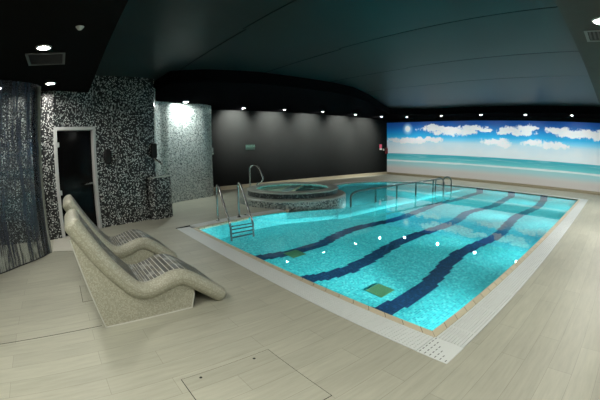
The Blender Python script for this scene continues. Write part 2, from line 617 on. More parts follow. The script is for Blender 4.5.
def slotted_mat():
    t = NT('white_slotted_plate')
    x, y, z = t.xyz(t.coord('Object'))[0:3]
    fx = t.math('ABSOLUTE', t.math('SUBTRACT', t.math('FRACT', t.math('MULTIPLY', t.math('ADD', x, 0.138), 1 / 0.046)), 0.5))
    fy = t.math('ABSOLUTE', t.math('SUBTRACT', t.math('FRACT', t.math('MULTIPLY', t.math('ADD', y, 0.138), 1 / 0.046)), 0.5))
    m = t.math('MULTIPLY', t.math('LESS_THAN', fx, 0.09), t.math('LESS_THAN', fy, 0.28))
    m = t.math('MULTIPLY', m, t.math('LESS_THAN', t.math('ADD', x, y), 0.02))
    m = t.math('MULTIPLY', m, t.math('LESS_THAN', t.math('ABSOLUTE', x), 0.125))
    return t.pbr(t.mix(m, (0.70, 0.74, 0.72), (0.10, 0.11, 0.11)), 0.4)


M['slotted_plate'] = slotted_mat()

# ------------------------------------------------------------------ plan of the pool
XL, XR, YN, YF = -6.25, -1.23, 2.35, 12.60
TUBX, TUBY = -7.77, 5.87
curve = [(-6.9, 12.60), (-8.1, 12.28), (-9.15, 11.5), (-9.62, 10.2), (-9.30, 8.8), (-8.75, 7.75), (-8.45, 6.9)]
curve = [tuple(p) for p in catmull(curve, 6)]
outline = [(XR, YN), (XR, YF)] + [(p[0], p[1]) for p in curve] + [(-7.9, 6.2), (-7.2, 5.4), (-6.47, 4.75), (-6.44, 3.8), (-6.18, YN)]


def offset(poly, d):
    """outward offset of a CCW polygon"""
    n = len(poly)
    out = []
    for i in range(n):
        p0, p1, p2 = Vector(poly[i - 1]), Vector(poly[i]), Vector(poly[(i + 1) % n])
        a, b = (p1 - p0).normalized(), (p2 - p1).normalized()
        na, nb = Vector((a.y, -a.x)), Vector((b.y, -b.x))
        m = (na + nb).normalized()
        out.append(tuple(p1 + m * (d / max(0.4, m.dot(na)))))
    return out


COPE, GRATE = 0.075, 0.345
o_cope = offset(outline, COPE)
o_grate = offset(outline, GRATE)

# ------------------------------------------------------------------ floor and walls
RX, BY = 2.4, -3.2            # right wall, back wall
LX, FY = -11.40, 14.94        # charcoal wall, mural wall
bm = bm_new()
add_prism(bm, [(-13.2, BY), (RX, BY), (RX, FY + 0.1), (-13.2, FY + 0.1)], 0, 0, [list(reversed(o_grate))])
tag(obj('floor', bm, M['floor']), kind='structure')


def struct(name, bm, m, smooth=False):
    return tag(obj(name, bm, m, smooth=smooth), kind='structure')


bm = bm_new(); add_box(bm, LX - 0.15, LX, 3.9, FY + 0.15, 0, 3.3); struct('wall_left', bm, M['black_wall'])
bm = bm_new(); add_box(bm, LX, RX + 0.15, FY, FY + 0.15, 0, 3.3); struct('wall_far', bm, M['black_wall'])
bm = bm_new(); add_box(bm, RX, RX + 0.15, BY, FY, 0, 3.3); struct('wall_right', bm, M['black_wall'])
bm = bm_new(); add_box(bm, -13.2, RX + 0.15, BY - 0.15, BY, 0, 3.3); struct('wall_back', bm, M['black_wall'])
bm = bm_new(); add_box(bm, LX, LX + 0.06, 3.9, FY, 0, 0.125); struct('baseboard_left', bm, M['kerb'])
bm = bm_new(); add_box(bm, LX + 0.06, RX, FY - 0.06, FY, 0, 0.115); struct('baseboard_far', bm, M['kerb'])

# mosaic wall with the doorway, its corner, and the pale alcove
DL, DR = Vector((-7.02, -0.23)), Vector((-7.47, 0.64))
DOORH = 2.09
WT = 3.25
left_path = [(-7.20, BY), (-7.16, -1.9), (-7.06, -0.9), (-7.0, -0.45), (DL.x, DL.y)]
right_path = [(DR.x, DR.y), (-7.53, 0.95), (-7.59, 1.35), (-7.67, 1.73), (-7.80, 2.03)]
rp = [(p[0], p[1]) for p in catmull([(a, b, 0) for a, b in right_path], 6)]
struct('wall_mosaic', wall_strip(left_path, 0, WT, 0.12), M['mosaic_bw'])
struct('wall_mosaic.001', wall_strip(rp, 0, WT, 0.12, u0=4.3), M['mosaic_bw'], smooth=False)
struct('wall_mosaic.002', wall_strip([(DL.x, DL.y), (DR.x, DR.y)], DOORH, WT, 0.12, u0=3.3), M['mosaic_bw'])
alc = [(-7.80, 2.03), (-8.0, 2.12), (-8.6, 2.27), (-9.3, 2.44), (-9.52, 2.62), (-9.58, 2.90), (-9.70, 3.15), (-9.84, 3.5), (-9.93, 3.9), (-10.03, 4.25), (-10.30, 4.58)]
alc = [(p[0], p[1]) for p in catmull([(a, b, 0) for a, b in alc], 5)]
struct('wall_alcove', wall_strip(alc, 0, 2.95, 0.14, u0=7.1), M['mosaic_pale'])

# dark room behind the glass door
bm = bm_new()
add_box(bm, -9.2, -9.1, -1.4, 1.6, 0, 2.6)
add_box(bm, -9.2, -7.3, -1.5, -1.4, 0, 2.6)
add_box(bm, -9.2, -7.75, 1.6, 1.7, 0, 2.6)
add_prism(bm, [(-9.2, -1.5), (-7.30, -1.5), (-7.16, -0.3), (-7.62, 0.65), (-7.80, 1.7), (-9.2, 1.7)], 2.6, 2.65)
struct('wall_steam_room', bm, M['black_paint'])

# ------------------------------------------------------------------ door
d = (DR - DL)
W = d.length
door = empty('door_1', (DL.x, DL.y, 0), math.atan2(d.y, d.x))
tag(door, kind='structure')
bm = bm_new()       # local x along the doorway, +y away from the room
fw = 0.065
add_box(bm, 0, fw, -0.035, 0.12, 0, DOORH)
add_box(bm, W - fw, W, -0.035, 0.12, 0, DOORH)
add_box(bm, fw, W - fw, -0.035, 0.12, DOORH - fw, DOORH)
bmesh.ops.bevel(bm, geom=list(bm.edges), offset=0.006, segments=1, affect='EDGES')
obj('door_frame', bm, M['aluminium'], door)
bm = bm_new(); add_box(bm, fw + 0.004, W - fw - 0.004, 0.055, 0.065, 0.01, DOORH - fw - 0.005)
obj('glass_leaf', bm, M['dark_glass'], door)
for hz in (0.85, 1.76):
    obj('hinge', bev_box(fw - 0.01, fw + 0.07, 0.02, 0.075, hz - 0.045, hz + 0.045, 0.008), M['aluminium'], door)
bm = bm_new()
add_tube(bm, [(W - fw - 0.06, 0.055, 0.96), (W - fw - 0.06, -0.02, 0.96), (W - fw - 0.08, -0.03, 0.96), (W - fw - 0.26, -0.03, 0.95)], 0.016, 10)
obj('door_handle', bm, M['steel'], door, True)

# ------------------------------------------------------------------ ceiling
ZP = 3.15
bm = bm_new()
seams = [0.2, 2.28, 4.10, 6.08, 8.08, 13.6]
for i in range(len(seams) - 1):
    for (x0, x1, sh) in ((-10.4, -4.08, 0.045), (-4.08, -0.1, 0.0)):
        g = 0.011
        a = seams[i] + (sh if 0 < i else 0) + g
        b = seams[i + 1] + (sh if i + 1 < len(seams) - 1 else 0) - g
        add_box(bm, x0, x1, a, b, ZP, ZP + 0.03)
struct('ceiling', bm, M['ceiling'])
bm = bm_new(); add_box(bm, -13.2, RX, BY, FY, ZP + 0.05, ZP + 0.1); struct('ceiling.001', bm, M['seam'])
# lowered soffit over the lobby and along the right side
bm = bm_new()
add_prism(bm, [(-0.43, BY), (RX, BY), (RX, FY), (-0.43, FY)], 2.78, ZP - 0.002)
struct('ceiling_soffit', bm, M['soffit'])
bm = bm_new()
add_prism(bm, [(-7.3, BY), (-0.43, BY), (-0.43, 0.46), (-7.6, 0.50)], 2.78, ZP - 0.002)
struct('ceiling_soffit.001', bm, M['soffit_shade'])
# black bulkhead along the charcoal wall and the mural
tray = [(-0.43, 13.3), (-8.1, 13.3), (-9.0, 12.6), (-9.15, 12.2), (-8.5, 10.9), (-7.3, 8.75), (-6.62, 7.2), (-6.45, 6.2), (-6.42, 3.9), (-6.60, 2.8), (-6.95, 2.15), (-7.78, 2.11)]
bm = bm_new()
add_prism(bm, tray + [(-12.6, 2.11), (-12.6, FY), (-0.43, FY)], 2.88, ZP - 0.002)
struct('ceiling_bulkhead', bm, M['black_paint'])


# ------------------------------------------------------------------ downlights
def downlight(x, y, z, r, lens, label, group, ring=None):
    root = empty('ceiling_downlight', (x, y, z))
    tag(root, label, 'ceiling light', group)
    bm = bm_new()
    add_lathe(bm, [(r, 0.004), (r, -0.012), (r + 0.022, -0.010), (r + 0.026, 0.0), (r + 0.026, 0.004)], 0, 0, 32)
    obj('trim_ring', bm, ring or M['aluminium'], root, True)
    bm = bm_new()
    bmesh.ops.create_circle(bm, cap_ends=True, segments=24, radius=r)
    for v in bm.verts: v.co.z = -0.006
    obj('lens', bm, lens, root)
    return root


WASH = 620.0
G = 'round downlights in the lobby and side soffit'
downlight(-4.20, -0.29, 2.78, 0.075, LAMP_LOBBY, 'bright round downlight in front of the square vent above the loungers', G)
downlight(-6.29, -0.27, 2.78, 0.075, LAMP_LOBBY, 'round downlight close to the mosaic wall just above the white framed door', G)
downlight(-6.38, -1.25, 2.78, 0.075, LAMP_LOBBY, 'round downlight behind the printed glass screen at the picture edge', G)
downlight(-0.05, 3.62, 2.78, 0.075, LAMP_NEAR, 'round downlight in the grey soffit beside the second vent, right of the pool', G)
for x, y in ((0.0, 7.3), (0.0, 10.9), (-0.05, 0.05), (-1.9, -0.9), (0.9, -1.6)):  # extra lamps out of view, added to brighten the deck
    downlight(x, y, 2.78, 0.075, FILL_SIDE if y > 5 else LAMP_NEAR, 'unseen round downlight added to light the deck', 'added downlights out of view')
def spot(name, loc, aim, power, angle, blend, col, radius=0.04):
    ld_ = bpy.data.lights.new(name, 'SPOT')
    ld_.energy = power
    ld_.spot_size = math.radians(angle)
    ld_.spot_blend = blend
    ld_.color = col
    ld_.shadow_soft_size = radius
    o = bpy.data.objects.new(name, ld_)
    COL.objects.link(o)
    o.location = loc
    o.rotation_euler = Vector(aim).to_track_quat('-Z', 'Y').to_euler()
    return o


ordn = ['first', 'second', 'third', 'fourth', 'fifth']
WALL_LAMPS = [(-10.62, 5.96), (-10.48, 7.60), (-10.36, 9.40), (-10.36, 11.33), (-10.2, 12.95)]
for i, (x, y) in enumerate(WALL_LAMPS):
    downlight(x, y, 2.88, 0.055, LAMP_WALL, 'small downlight washing the charcoal wall, %s counted from the pale mosaic alcove' % ordn[i], 'downlights along the charcoal wall')
for x, y in WALL_LAMPS:
    spot('wall_washer_beam', (x, y, 2.86), (-0.86, 0, -0.50), WASH, 100, 0.7, (1.0, 0.98, 0.92))
for i, x in enumerate((-9.38, -7.50, -5.58, -3.63, -1.72)):
    downlight(x, 13.86, 2.88, 0.055, LAMP_MURAL, 'small downlight in front of the beach mural, %s counted from the charcoal wall' % ordn[i], 'downlights along the mural')
downlight(-9.56, 3.45, 2.88, 0.07, LAMP_ALCOVE, 'bright downlight above the curved pale mosaic alcove', 'alcove light')


def vent(x0, x1, y0, y1, z, label):
    root = empty('air_vent', ((x0 + x1) / 2, (y0 + y1) / 2, z))
    tag(root, label, 'vent', 'square ceiling vents')
    a, b = (x1 - x0) / 2, (y1 - y0) / 2
    bm = bm_new()
    w = 0.035
    add_box(bm, -a, a, -b, -b + w, -0.012, 0.002)
    add_box(bm, -a, a, b - w, b, -0.012, 0.002)
    add_box(bm, -a, -a + w, -b + w, b - w, -0.012, 0.002)
    add_box(bm, a - w, a, -b + w, b - w, -0.012, 0.002)
    obj('vent_frame', bm, M['vent'], root)
    bm = bm_new()
    n = 9
    for i in range(n):
        xx = -a + w + (2 * a - 2 * w) * (i + 0.5) / n
        add_box(bm, xx - 0.012, xx + 0.012, -b + w, b - w, -0.004, -0.001)
    obj('louvre', bm, M['black_plastic'], root)
    bm = bm_new(); add_box(bm, -a + w, a - w, -b + w, b - w, -0.001, 0.001)
    obj('backing', bm, M['seam'], root)


M['vent'] = simple('vent_frame_grey', (0.10, 0.105, 0.10), 0.5)
vent(-4.98, -4.42, -0.54, -0.02, 2.78, 'dark square air vent beside the bright lobby downlight')
vent(-0.27, 0.25, 3.88, 4.28, 2.78, 'square air vent with a pale frame in the grey soffit right of the pool')
sp = empty('ceiling_sensor', (-3.52, 0.11, 2.78))
tag(sp, 'tiny ceiling sensor in the dark soffit between the vent and the tray edge', 'sensor')
bm = bm_new(); add_lathe(bm, [(0.0, -0.03), (0.02, -0.03), (0.035, -0.012), (0.045, 0.0)], 0, 0, 20)
obj('sensor_dome', bm, M['aluminium'], sp, True)

# ------------------------------------------------------------------ beach mural
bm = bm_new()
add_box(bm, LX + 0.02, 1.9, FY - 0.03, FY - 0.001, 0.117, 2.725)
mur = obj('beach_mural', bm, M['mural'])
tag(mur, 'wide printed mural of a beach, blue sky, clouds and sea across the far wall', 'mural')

# ------------------------------------------------------------------ pool shell
basin = empty('pool_basin', (-4, 7, 0))
tag(basin, kind='structure')


def part(name, bm, m, smooth=False):
    o = obj(name, bm, m, None, smooth)
    o.parent = basin
    o.matrix_parent_inverse = Matrix.Translation((4, -7, 0))
    return o


POOLBEAM = 680.0
DEP, SH = -1.10, -0.72
LEFT = [(-6.18, YN), (-6.42, 3.7), (-6.42, 4.45), (-6.22, 5.15), (-5.95, 5.85), (-5.88, 6.3), (-5.87, 11.2), (-5.87, YF)]
LEFTC = [(p[0], p[1]) for p in catmull([(a, b, 0) for a, b in LEFT], 4)]


def uv_box(bm):
    uv = bm.loops.layers.uv.verify()
    for f in bm.faces:
        n = f.normal
        for l in f.loops:
            c = l.vert.co
            if abs(n.z) > 0.7: l[uv].uv = (c.x, c.y)
            elif abs(n.x) > abs(n.y): l[uv].uv = (c.y, c.z)
            else: l[uv].uv = (c.x, c.z)


# main pool
bm = bm_new()
def quad(bm, pts):
    return bm.faces.new([bm.verts.new(p) for p in pts])
add_prism(bm, LEFTC[::-1] + [(XR, YN), (XR, YF)], DEP, DEP)
quad(bm, [(XR, YN, DEP), (XR, YN, 0), (XR, YF, 0), (XR, YF, DEP)])
quad(bm, [(-6.18, YN, DEP), (-6.18, YN, 0), (XR, YN, 0), (XR, YN, DEP)])
quad(bm, [(XR, YF, DEP), (XR, YF, 0), (-6.95, YF, 0), (-6.95, YF, DEP)])
for p, q in zip(LEFTC[:-1], LEFTC[1:]):
    zt = 0.0 if p[1] < 4.6 else (-0.03 if p[1] < 11.15 else SH)
    quad(bm, [(p[0], p[1], DEP), (p[0], p[1], zt), (q[0], q[1], zt), (q[0], q[1], DEP)])
bm.normal_update()
uv_box(bm)
part('deep_pool', bm, M['pool_tile'])
# shallow curved basin
bm = bm_new()
poly = [p for p in LEFTC if p[1] > 4.4] + [(p[0], p[1]) for p in curve] + [(-7.9, 6.2), (-7.2, 5.4)]
add_prism(bm, poly, SH, SH)
pl = [(-6.9, 12.6)] + [(p[0], p[1]) for p in curve] + [(-7.9, 6.2)]
for a, b in zip(pl[:-1], pl[1:]):
    quad(bm, [(a[0], a[1], SH), (a[0], a[1], 0), (b[0], b[1], 0), (b[0], b[1], SH)])
bm.normal_update()
uv_box(bm)
M['basin_tile'] = mosaic('basin_tile_teal', 0.045, BASIN, (0.05, 0.3, 0.32), 0.07, 0.5)
part('shallow_basin', bm, M['basin_tile'])
# divider wall under the handrail
bm = bm_new()
dw = [p for p in LEFTC if 4.5 < p[1] < 11.3]
add_prism(bm, dw + [(p[0] - 0.035, p[1]) for p in reversed(dw)], SH - 0.02, -0.03)
bm.normal_update()
uv_box(bm)
part('divider_wall', bm, M['pool_tile'])


def interp(pts, y):
    P = catmull([(a, b, 0) for a, b in pts], 10)
    if y <= P[0].y: return P[0].x
    for a, b in zip(P[:-1], P[1:]):
        if a.y <= y <= b.y: return a.x + (b.x - a.x) * (y - a.y) / max(1e-6, b.y - a.y)
    return P[-1].x


lanes = [[(-5.02, 2.35), (-4.91, 3.0), (-4.77, 3.57), (-4.77, 4.22), (-4.94, 4.85), (-5.04, 5.54), (-4.95, 6.36), (-4.90, 6.96), (-5.01, 8.14), (-5.14, 9.3), (-5.04, 10.53), (-5.10, 12.01), (-5.10, 12.60)],
         [(-3.90, 2.35), (-3.76, 2.99), (-3.60, 3.52), (-3.58, 3.95), (-3.63, 4.4), (-3.73, 5.0), (-3.79, 5.8), (-3.71, 6.77), (-3.70, 7.7), (-3.86, 8.84), (-3.66, 10.19), (-3.76, 11.8), (-3.78, 12.60)],
         [(-2.55, 2.35), (-2.40, 3.2), (-2.33, 3.85), (-2.40, 4.5), (-2.53, 5.2), (-2.53, 5.99), (-2.38, 7.1), (-2.50, 8.3), (-2.56, 9.4), (-2.42, 11.0), (-2.50, 12.2), (-2.50, 12.60)]]
T = 0.045
for pts in lanes:
    bm = bm_new()
    y = YN + 0.003
    while y < YF - 0.01:
        y1 = min(y + 2 * T, YF - 0.003)
        xc = round(interp(pts, (y + y1) / 2) / T) * T
        quad(bm, [(xc - 0.13, y, DEP + 0.004), (xc + 0.14, y, DEP + 0.004), (xc + 0.14, y1, DEP + 0.004), (xc - 0.13, y1, DEP + 0.004)])
        y = y1
    xe = round(pts[-1][0] / T) * T
    quad(bm, [(xe - 0.13, YF - 0.004, DEP + 0.004), (xe + 0.14, YF - 0.004, DEP + 0.004), (xe + 0.14, YF - 0.004, -0.004), (xe - 0.13, YF - 0.004, -0.004)])
    xe = round(pts[0][0] / T) * T
    quad(bm, [(xe - 0.13, YN + 0.004, DEP + 0.004), (xe + 0.14, YN + 0.004, DEP + 0.004), (xe + 0.14, YN + 0.004, -0.004), (xe - 0.13, YN + 0.004, -0.004)])
    bm.normal_update()
    uv_box(bm)
    part('lane_line', bm, M['lane_tile'])
# underwater lamps set into the right-hand wall
for y in (3.5, 6.2, 8.9, 11.6):
    bm = bm_new()
    bmesh.ops.create_circle(bm, cap_ends=True, segments=24, radius=0.12)
    for v in bm.verts: v.co = Vector((XR - 0.02, y + v.co.x, -0.62 + v.co.y))
    part('underwater_lamp', bm, LAMP_POOL)
    bm = bm_new()
    add_tube(bm, [(XR - 0.018, y + 0.14 * math.cos(a), -0.62 + 0.14 * math.sin(a)) for a in [2 * PI * i / 24 for i in range(24)]], 0.018, 8, closed=True)
    part('lamp_rim', bm, M['steel'], True)

for y in (3.5, 6.2, 8.9, 11.6):
    spot('underwater_beam', (XR - 0.06, y, -0.62), (-1, 0, 0.11), POOLBEAM * (1.0 if y < 8 else 1.5), 64, 0.9, (0.70, 0.98, 1.0), 0.1)
for y in (7.4, 10.0):  # unseen glowing discs added behind the divider to brighten the basin
    bm = bm_new()
    bmesh.ops.create_circle(bm, cap_ends=True, segments=24, radius=0.10)
    for v in bm.verts: v.co = Vector((-5.93, y + v.co.x, -0.36 + v.co.y))
    part('basin_fill', bm, FILL_BASIN)
# water
bm = bm_new()
add_prism(bm, outline, -0.022, -0.022)
w = obj('pool_water', bm, M['water'])
tag(w, 'clear turquoise water filling the swimming pool', 'water', kind='stuff')

# drain grates on the pool floor
for (x, y, lb) in ((-4.67, 3.55, 'green square drain grate on the pool floor between the two left dark lane lines'), (-2.76, 3.56, 'green square drain grate on the pool floor close to the nearest dark lane line')):
    g = empty('drain_grate', (x, y, DEP + 0.006))
    tag(g, lb, 'drain grate', 'pool floor drain grates')
    a = 0.145
    bm = bm_new()
    add_box(bm, -a, a, -a, -a + 0.02, 0, 0.012); add_box(bm, -a, a, a - 0.02, a, 0, 0.012)
    add_box(bm, -a, -a + 0.02, -a + 0.02, a - 0.02, 0, 0.012); add_box(bm, a - 0.02, a, -a + 0.02, a - 0.02, 0, 0.012)
    obj('grate_frame', bm, M['drain'], g)
    bm = bm_new()
    for i in range(8):
        q = -a + 0.04 + i * (2 * a - 0.08) / 7
        add_box(bm, q - 0.008, q + 0.008, -a + 0.02, a - 0.02, 0.002, 0.010)
        add_box(bm, -a + 0.02, a - 0.02, q - 0.006, q + 0.006, 0.002, 0.008)
    obj('grate_bars', bm, M['drain'], g)
    bm = bm_new(); add_box(bm, -a + 0.02, a - 0.02, -a + 0.02, a - 0.02, -0.001, 0.001)
    obj('grate_pit', bm, M['drain_hole'], g)

# ------------------------------------------------------------------ coping and overflow gratings
def ring_part(inner, outer, z0, z1, m, name):
    bm = bm_new()
    uv = bm.loops.layers.uv.new('UVMap')
    n = len(inner)
    u = 0.0
    for i in range(n - 1):
        a, b, c, e = inner[i], inner[i + 1], outer[i + 1], outer[i]
        L = (Vector(b) - Vector(a)).length
        A = [bm.verts.new((p[0], p[1], z1)) for p in (a, b, c, e)]
        B = [bm.verts.new((p[0], p[1], z0)) for p in (a, b, c, e)]
        f = bm.faces.new(A)
        for l, q in zip(f.loops, ((u, 0), (u + L, 0), (u + L, 0.1), (u, 0.1))): l[uv].uv = q
        f = bm.faces.new((A[0], A[1], B[1], B[0]))
        for l, q in zip(f.loops, ((u, 0), (u + L, 0), (u + L, 0.1), (u, 0.1))): l[uv].uv = q
        f = bm.faces.new((A[2], A[3], B[3], B[2]))
        for l in f.loops: l[uv].uv = (u + 0.05, 0)
        u += L
    bmesh.ops.recalc_face_normals(bm, faces=bm.faces)
    return struct(name, bm, m)


nloop = len(outline)
cl = list(range(nloop)) + [0]
keep = [i for i in range(nloop)]
ring_part([outline[i] for i in cl], [o_cope[i] for i in cl], -0.10, 0.002, M['coping'], 'trim_1')
ring_part([o_cope[i] for i in cl], [o_grate[i] for i in cl], -0.06, -0.022, M['channel'], 'trim_2')


def bars_along(name, p0, p1, n0, w0, w1, nb, label, cross=None, zt=0.003, fill=0.8):
    """grating: nb bars along p0-p1, between offsets w0 and w1 in direction n0, plus cross bars"""
    p0, p1, n0 = Vector(p0), Vector(p1), Vector(n0)
    root = empty(name, ((p0.x + p1.x) / 2, (p0.y + p1.y) / 2, 0))
    tag(root, label, 'grating', 'white overflow gratings round the pool')
    d = (p1 - p0).normalized()
    ang = math.atan2(d.y, d.x)
    root.rotation_euler = (0, 0, ang)
    L = (p1 - p0).length
    s = 1 if Vector((-d.y, d.x)).dot(n0) > 0 else -1
    bm = bm_new()
    st = (w1 - w0) / nb
    for i in range(nb):
        a, b = w0 + st * (i + 0.5 - fill / 2), w0 + st * (i + 0.5 + fill / 2)
        a, b = sorted((a * s, b * s))
        add_box(bm, -L / 2, L / 2, a, b, -0.02, zt)
    obj('long_bars', bm, M['white_plastic'], root)
    if cross:
        bm = bm_new()
        k = int(L / cross[0])
        a, b = w0 * s, w1 * s
        sp_ = b - 0.012 * s
        comb = []
        for i in range(k):
            q = -L / 2 + (i + 0.5) * L / k
            comb += [(q - cross[1] / 2, sp_), (q - cross[1] / 2, a), (q + cross[1] / 2, a), (q + cross[1] / 2, sp_)]
        comb = [(-L / 2, b), (-L / 2, sp_)] + comb + [(L / 2, sp_), (L / 2, b)]
        add_prism(bm, comb if s > 0 else comb, -0.018, zt - 0.0008)
        obj('cross_slat', bm, M['white_plastic'], root)
    return root


gi, go = COPE + 0.004, GRATE - 0.004
bars_along('overflow_grating', (XR, YN - 0.066), (XR, YF + go), (1, 0), gi, go, 9, 'white slatted overflow grating along the right side of the pool', (0.5, 0.02))
bars_along('overflow_grating', (-6.40, YN), (XR + 0.068, YN), (0, -1), gi, go, 10, 'white perforated overflow grating along the near end of the pool', (0.036, 0.024), fill=0.62)
bars_along('overflow_grating', (XR + COPE, YF), (-6.95, YF), (0, 1), gi, go, 9, 'white overflow grating along the far end of the pool before the mural', (0.5, 0.02))
lp0, lp1 = Vector((-6.20, YN + 0.05)), Vector((-6.45, 3.75))
bars_along('overflow_grating', lp0, lp1, (-1, 0), gi, go, 9, 'white overflow grating on the left side of the pool under the ladder', (0.5, 0.02))
bars_along('overflow_grating', (-6.445, 3.80), (-6.468, 4.70), (-1, 0), gi, go, 9, 'short white overflow grating between the ladder and the round hot tub', (0.5, 0.02))
# curved grating round the shallow basin
bm = bm_new()
i0, i1 = 2, 2 + len(curve) - 1
def lerp_pt(i, f):
    a, b = Vector(o_cope[i]), Vector(o_grate[i])
    return a + (b - a) * f
for k in range(7):
    f0, f1 = 0.03 + k * 0.137, 0.03 + k * 0.137 + 0.115
    for i in range(i0, i1):
        if (Vector(o_cope[i + 1]) - Vector((TUBX, TUBY))).length < 1.54: continue
        q = [lerp_pt(i, f0), lerp_pt(i + 1, f0), lerp_pt(i + 1, f1), lerp_pt(i, f1)]
        bm.faces.new([bm.verts.new((p.x, p.y, 0.003)) for p in q])
        bm.faces.new([bm.verts.new((p.x, p.y, z)) for p, z in ((q[0], .003), (q[1], .003), (q[1], -.02), (q[0], -.02))])
        bm.faces.new([bm.verts.new((p.x, p.y, z)) for p, z in ((q[3], .003), (q[2], .003), (q[2], -.02), (q[3], -.02))])
bmesh.ops.recalc_face_normals(bm, faces=bm.faces)
og = obj('overflow_grating', bm, M['white_plastic'])
tag(og, 'curved white overflow grating around the shallow basin', 'grating', 'white overflow gratings round the pool')
# corner plate
cp = empty('corner_plate', (XR + 0.21, YN - 0.21, 0))
tag(cp, 'white slotted corner plate joining the two gratings at the near pool corner', 'plate')
a = 0.138
bm = bev_box(-a, a, -a, a, -0.02, 0.006, 0.004, 1)
obj('plate', bm, M['slotted_plate'], cp)

# ------------------------------------------------------------------ floor hatches and joint
def hatch(x0, x1, y0, y1, label, screws):
    root = empty('floor_hatch', ((x0 + x1) / 2, (y0 + y1) / 2, 0))
    tag(root, label, 'hatch')
    a, b = (x1 - x0) / 2, (y1 - y0) / 2
    bm = bm_new(); add_box(bm, -a, a, -b, b, 0.0002, 0.0012)
    obj('seam_frame', bm, M['seam'], root)
    bm = bm_new(); g = 0.005
    add_box(bm, -a + g, a - g, -b + g, b - g, 0.0006, 0.003)
    o = obj('cover', bm, M['floor'], root)
    for sx, sy in screws:
        bm = bm_new(); add_lathe(bm, [(0.011, 0.0025), (0.010, 0.0045), (0.0, 0.0045)], sx - (x0 + x1) / 2, sy - (y0 + y1) / 2, 14)
        obj('screw', bm, M['seam'], root)


hatch(-1.95, -1.235, 0.49, 1.205, 'square floor hatch with two dark screws in the foreground deck', [(-1.90, 0.62), (-1.90, 1.05)])
hatch(-4.22, -3.68, -0.03, 0.11, 'small narrow floor cover beside the nearest lounger base', [])
bm = bm_new(); add_box(bm, -3.045, -3.037, BY, 0.10, 0.0002, 0.001); struct('trim_3', bm, M['seam'])

# ------------------------------------------------------------------ hot tub
tub = empty('hot_tub', (TUBX, TUBY, 0))
tag(tub, 'round two-tier hot tub clad in grey mosaic beside the pool', 'hot tub')
def tubpart(name, prof, m, parent=tub, smooth=False):
    bm = bm_new(); uv = bm.loops.layers.uv.new('UVMap')
    add_lathe(bm, prof, 0, 0, 96, uv=uv)
    bmesh.ops.recalc_face_normals(bm, faces=bm.faces)
    return obj(name, bm, m, parent, True)
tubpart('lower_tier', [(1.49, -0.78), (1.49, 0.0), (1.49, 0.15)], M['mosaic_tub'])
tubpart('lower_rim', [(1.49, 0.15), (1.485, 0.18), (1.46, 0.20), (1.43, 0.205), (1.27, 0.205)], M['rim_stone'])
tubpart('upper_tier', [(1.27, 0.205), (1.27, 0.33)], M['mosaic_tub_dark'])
tubpart('upper_rim', [(1.27, 0.32), (1.285, 0.33), (1.28, 0.355), (1.25, 0.37), (1.04, 0.37), (1.01, 0.36), (1.0, 0.33)], M['rim_stone'])
tubpart('inner_shell', [(1.0, 0.34), (0.97, 0.0), (0.9, -0.35), (0.7, -0.42), (0.0, -0.42)], M['tub_inside'])
bm = bm_new(); bmesh.ops.create_circle(bm, cap_ends=True, segments=20, radius=0.07)  # hidden glowing disc added inside the shell to light the tub water
for v in bm.verts: v.co = Vector((0.745 - 0.2 * v.co.y, -0.56 + 0.2 * v.co.y, 0.06)) + Vector((0.6, 0.8, 0)) * v.co.x + Vector((0, 0, v.co.y))
obj('tub_fill', bm, FILL_TUB, tub)
bm = bm_new(); bmesh.ops.create_circle(bm, cap_ends=True, segments=64, radius=1.0)
for v in bm.verts: v.co.z = 0.342
bm.normal_update()
for f in bm.faces:
    if f.normal.z < 0: f.normal_flip()
obj('tub_water', bm, M['tub_water'], tub)

# tub handrail: a closed stainless loop standing at the near left of the rim
hr = empty('tub_handrail', (-8.79, 5.085, 0.205))
tag(hr, 'bent stainless handrail loop at the left edge of the round hot tub', 'handrail')
dv = Vector((0.45, 0.89, 0))
hp = [(0, 0, 0.0), (0, 0, 0.40), (0, 0, 0.80), (0.02, 0, 0.92), (0.12, 0, 0.98), (0.22, 0, 0.95), (0.29, 0, 0.84), (0.36, 0, 0.66), (0.38, 0, 0.56), (0.33, 0, 0.48), (0.22, 0, 0.44), (0.20, 0, 0.37)]
hp = [tuple(dv * p[0] + Vector((0, 0, max(0.0, p[2] - 0.205)))) for p in catmull(hp, 5)]
bm = bm_new(); add_tube(bm, hp, 0.021, 10)
obj('tube', bm, M['steel'], hr, True)
bm = bm_new(); add_lathe(bm, [(0.05, 0.0), (0.05, 0.012), (0.022, 0.016)], 0, 0, 20)
obj('flange', bm, M['steel'], hr, True)

# ------------------------------------------------------------------ pool ladder
ld = empty('pool_ladder', (-6.53, 3.25, 0))
tag(ld, 'stainless steel pool ladder with two tall handrails at the near left corner', 'ladder')
for dy in (-0.255, 0.255):
    pts = [(-0.06, dy, 0.004), (-0.06, dy, 0.35), (-0.06, dy, 0.64), (-0.045, dy, 0.71), (0.005, dy, 0.745), (0.06, dy, 0.72), (0.10, dy, 0.66), (0.28, dy, 0.36), (0.46, dy, 0.09), (0.50, dy, 0.0)]
    bm = bm_new(); add_tube(bm, catmull(pts, 5), 0.021, 10)
    obj('handrail', bm, M['steel'], ld, True)
    bm = bm_new(); add_tube(bm, catmull([(0.50, dy, 0.01), (0.525, dy, -0.08), (0.53, dy, -0.2), (0.53, dy, -1.08)], 4), 0.022, 10)
    obj('stile', bm, M['rung'], ld, True)
    bm = bm_new(); add_lathe(bm, [(0.045, 0.0), (0.045, 0.01), (0.022, 0.014)], -0.06, dy, 18)
    obj('flange', bm, M['steel'], ld, True)
for z in (-0.06, -0.32, -0.60, -0.88):
    bm = bev_box(0.49, 0.57, -0.25, 0.25, z - 0.018, z + 0.018, 0.006, 1)
    obj('rung', bm, M['rung'], ld)

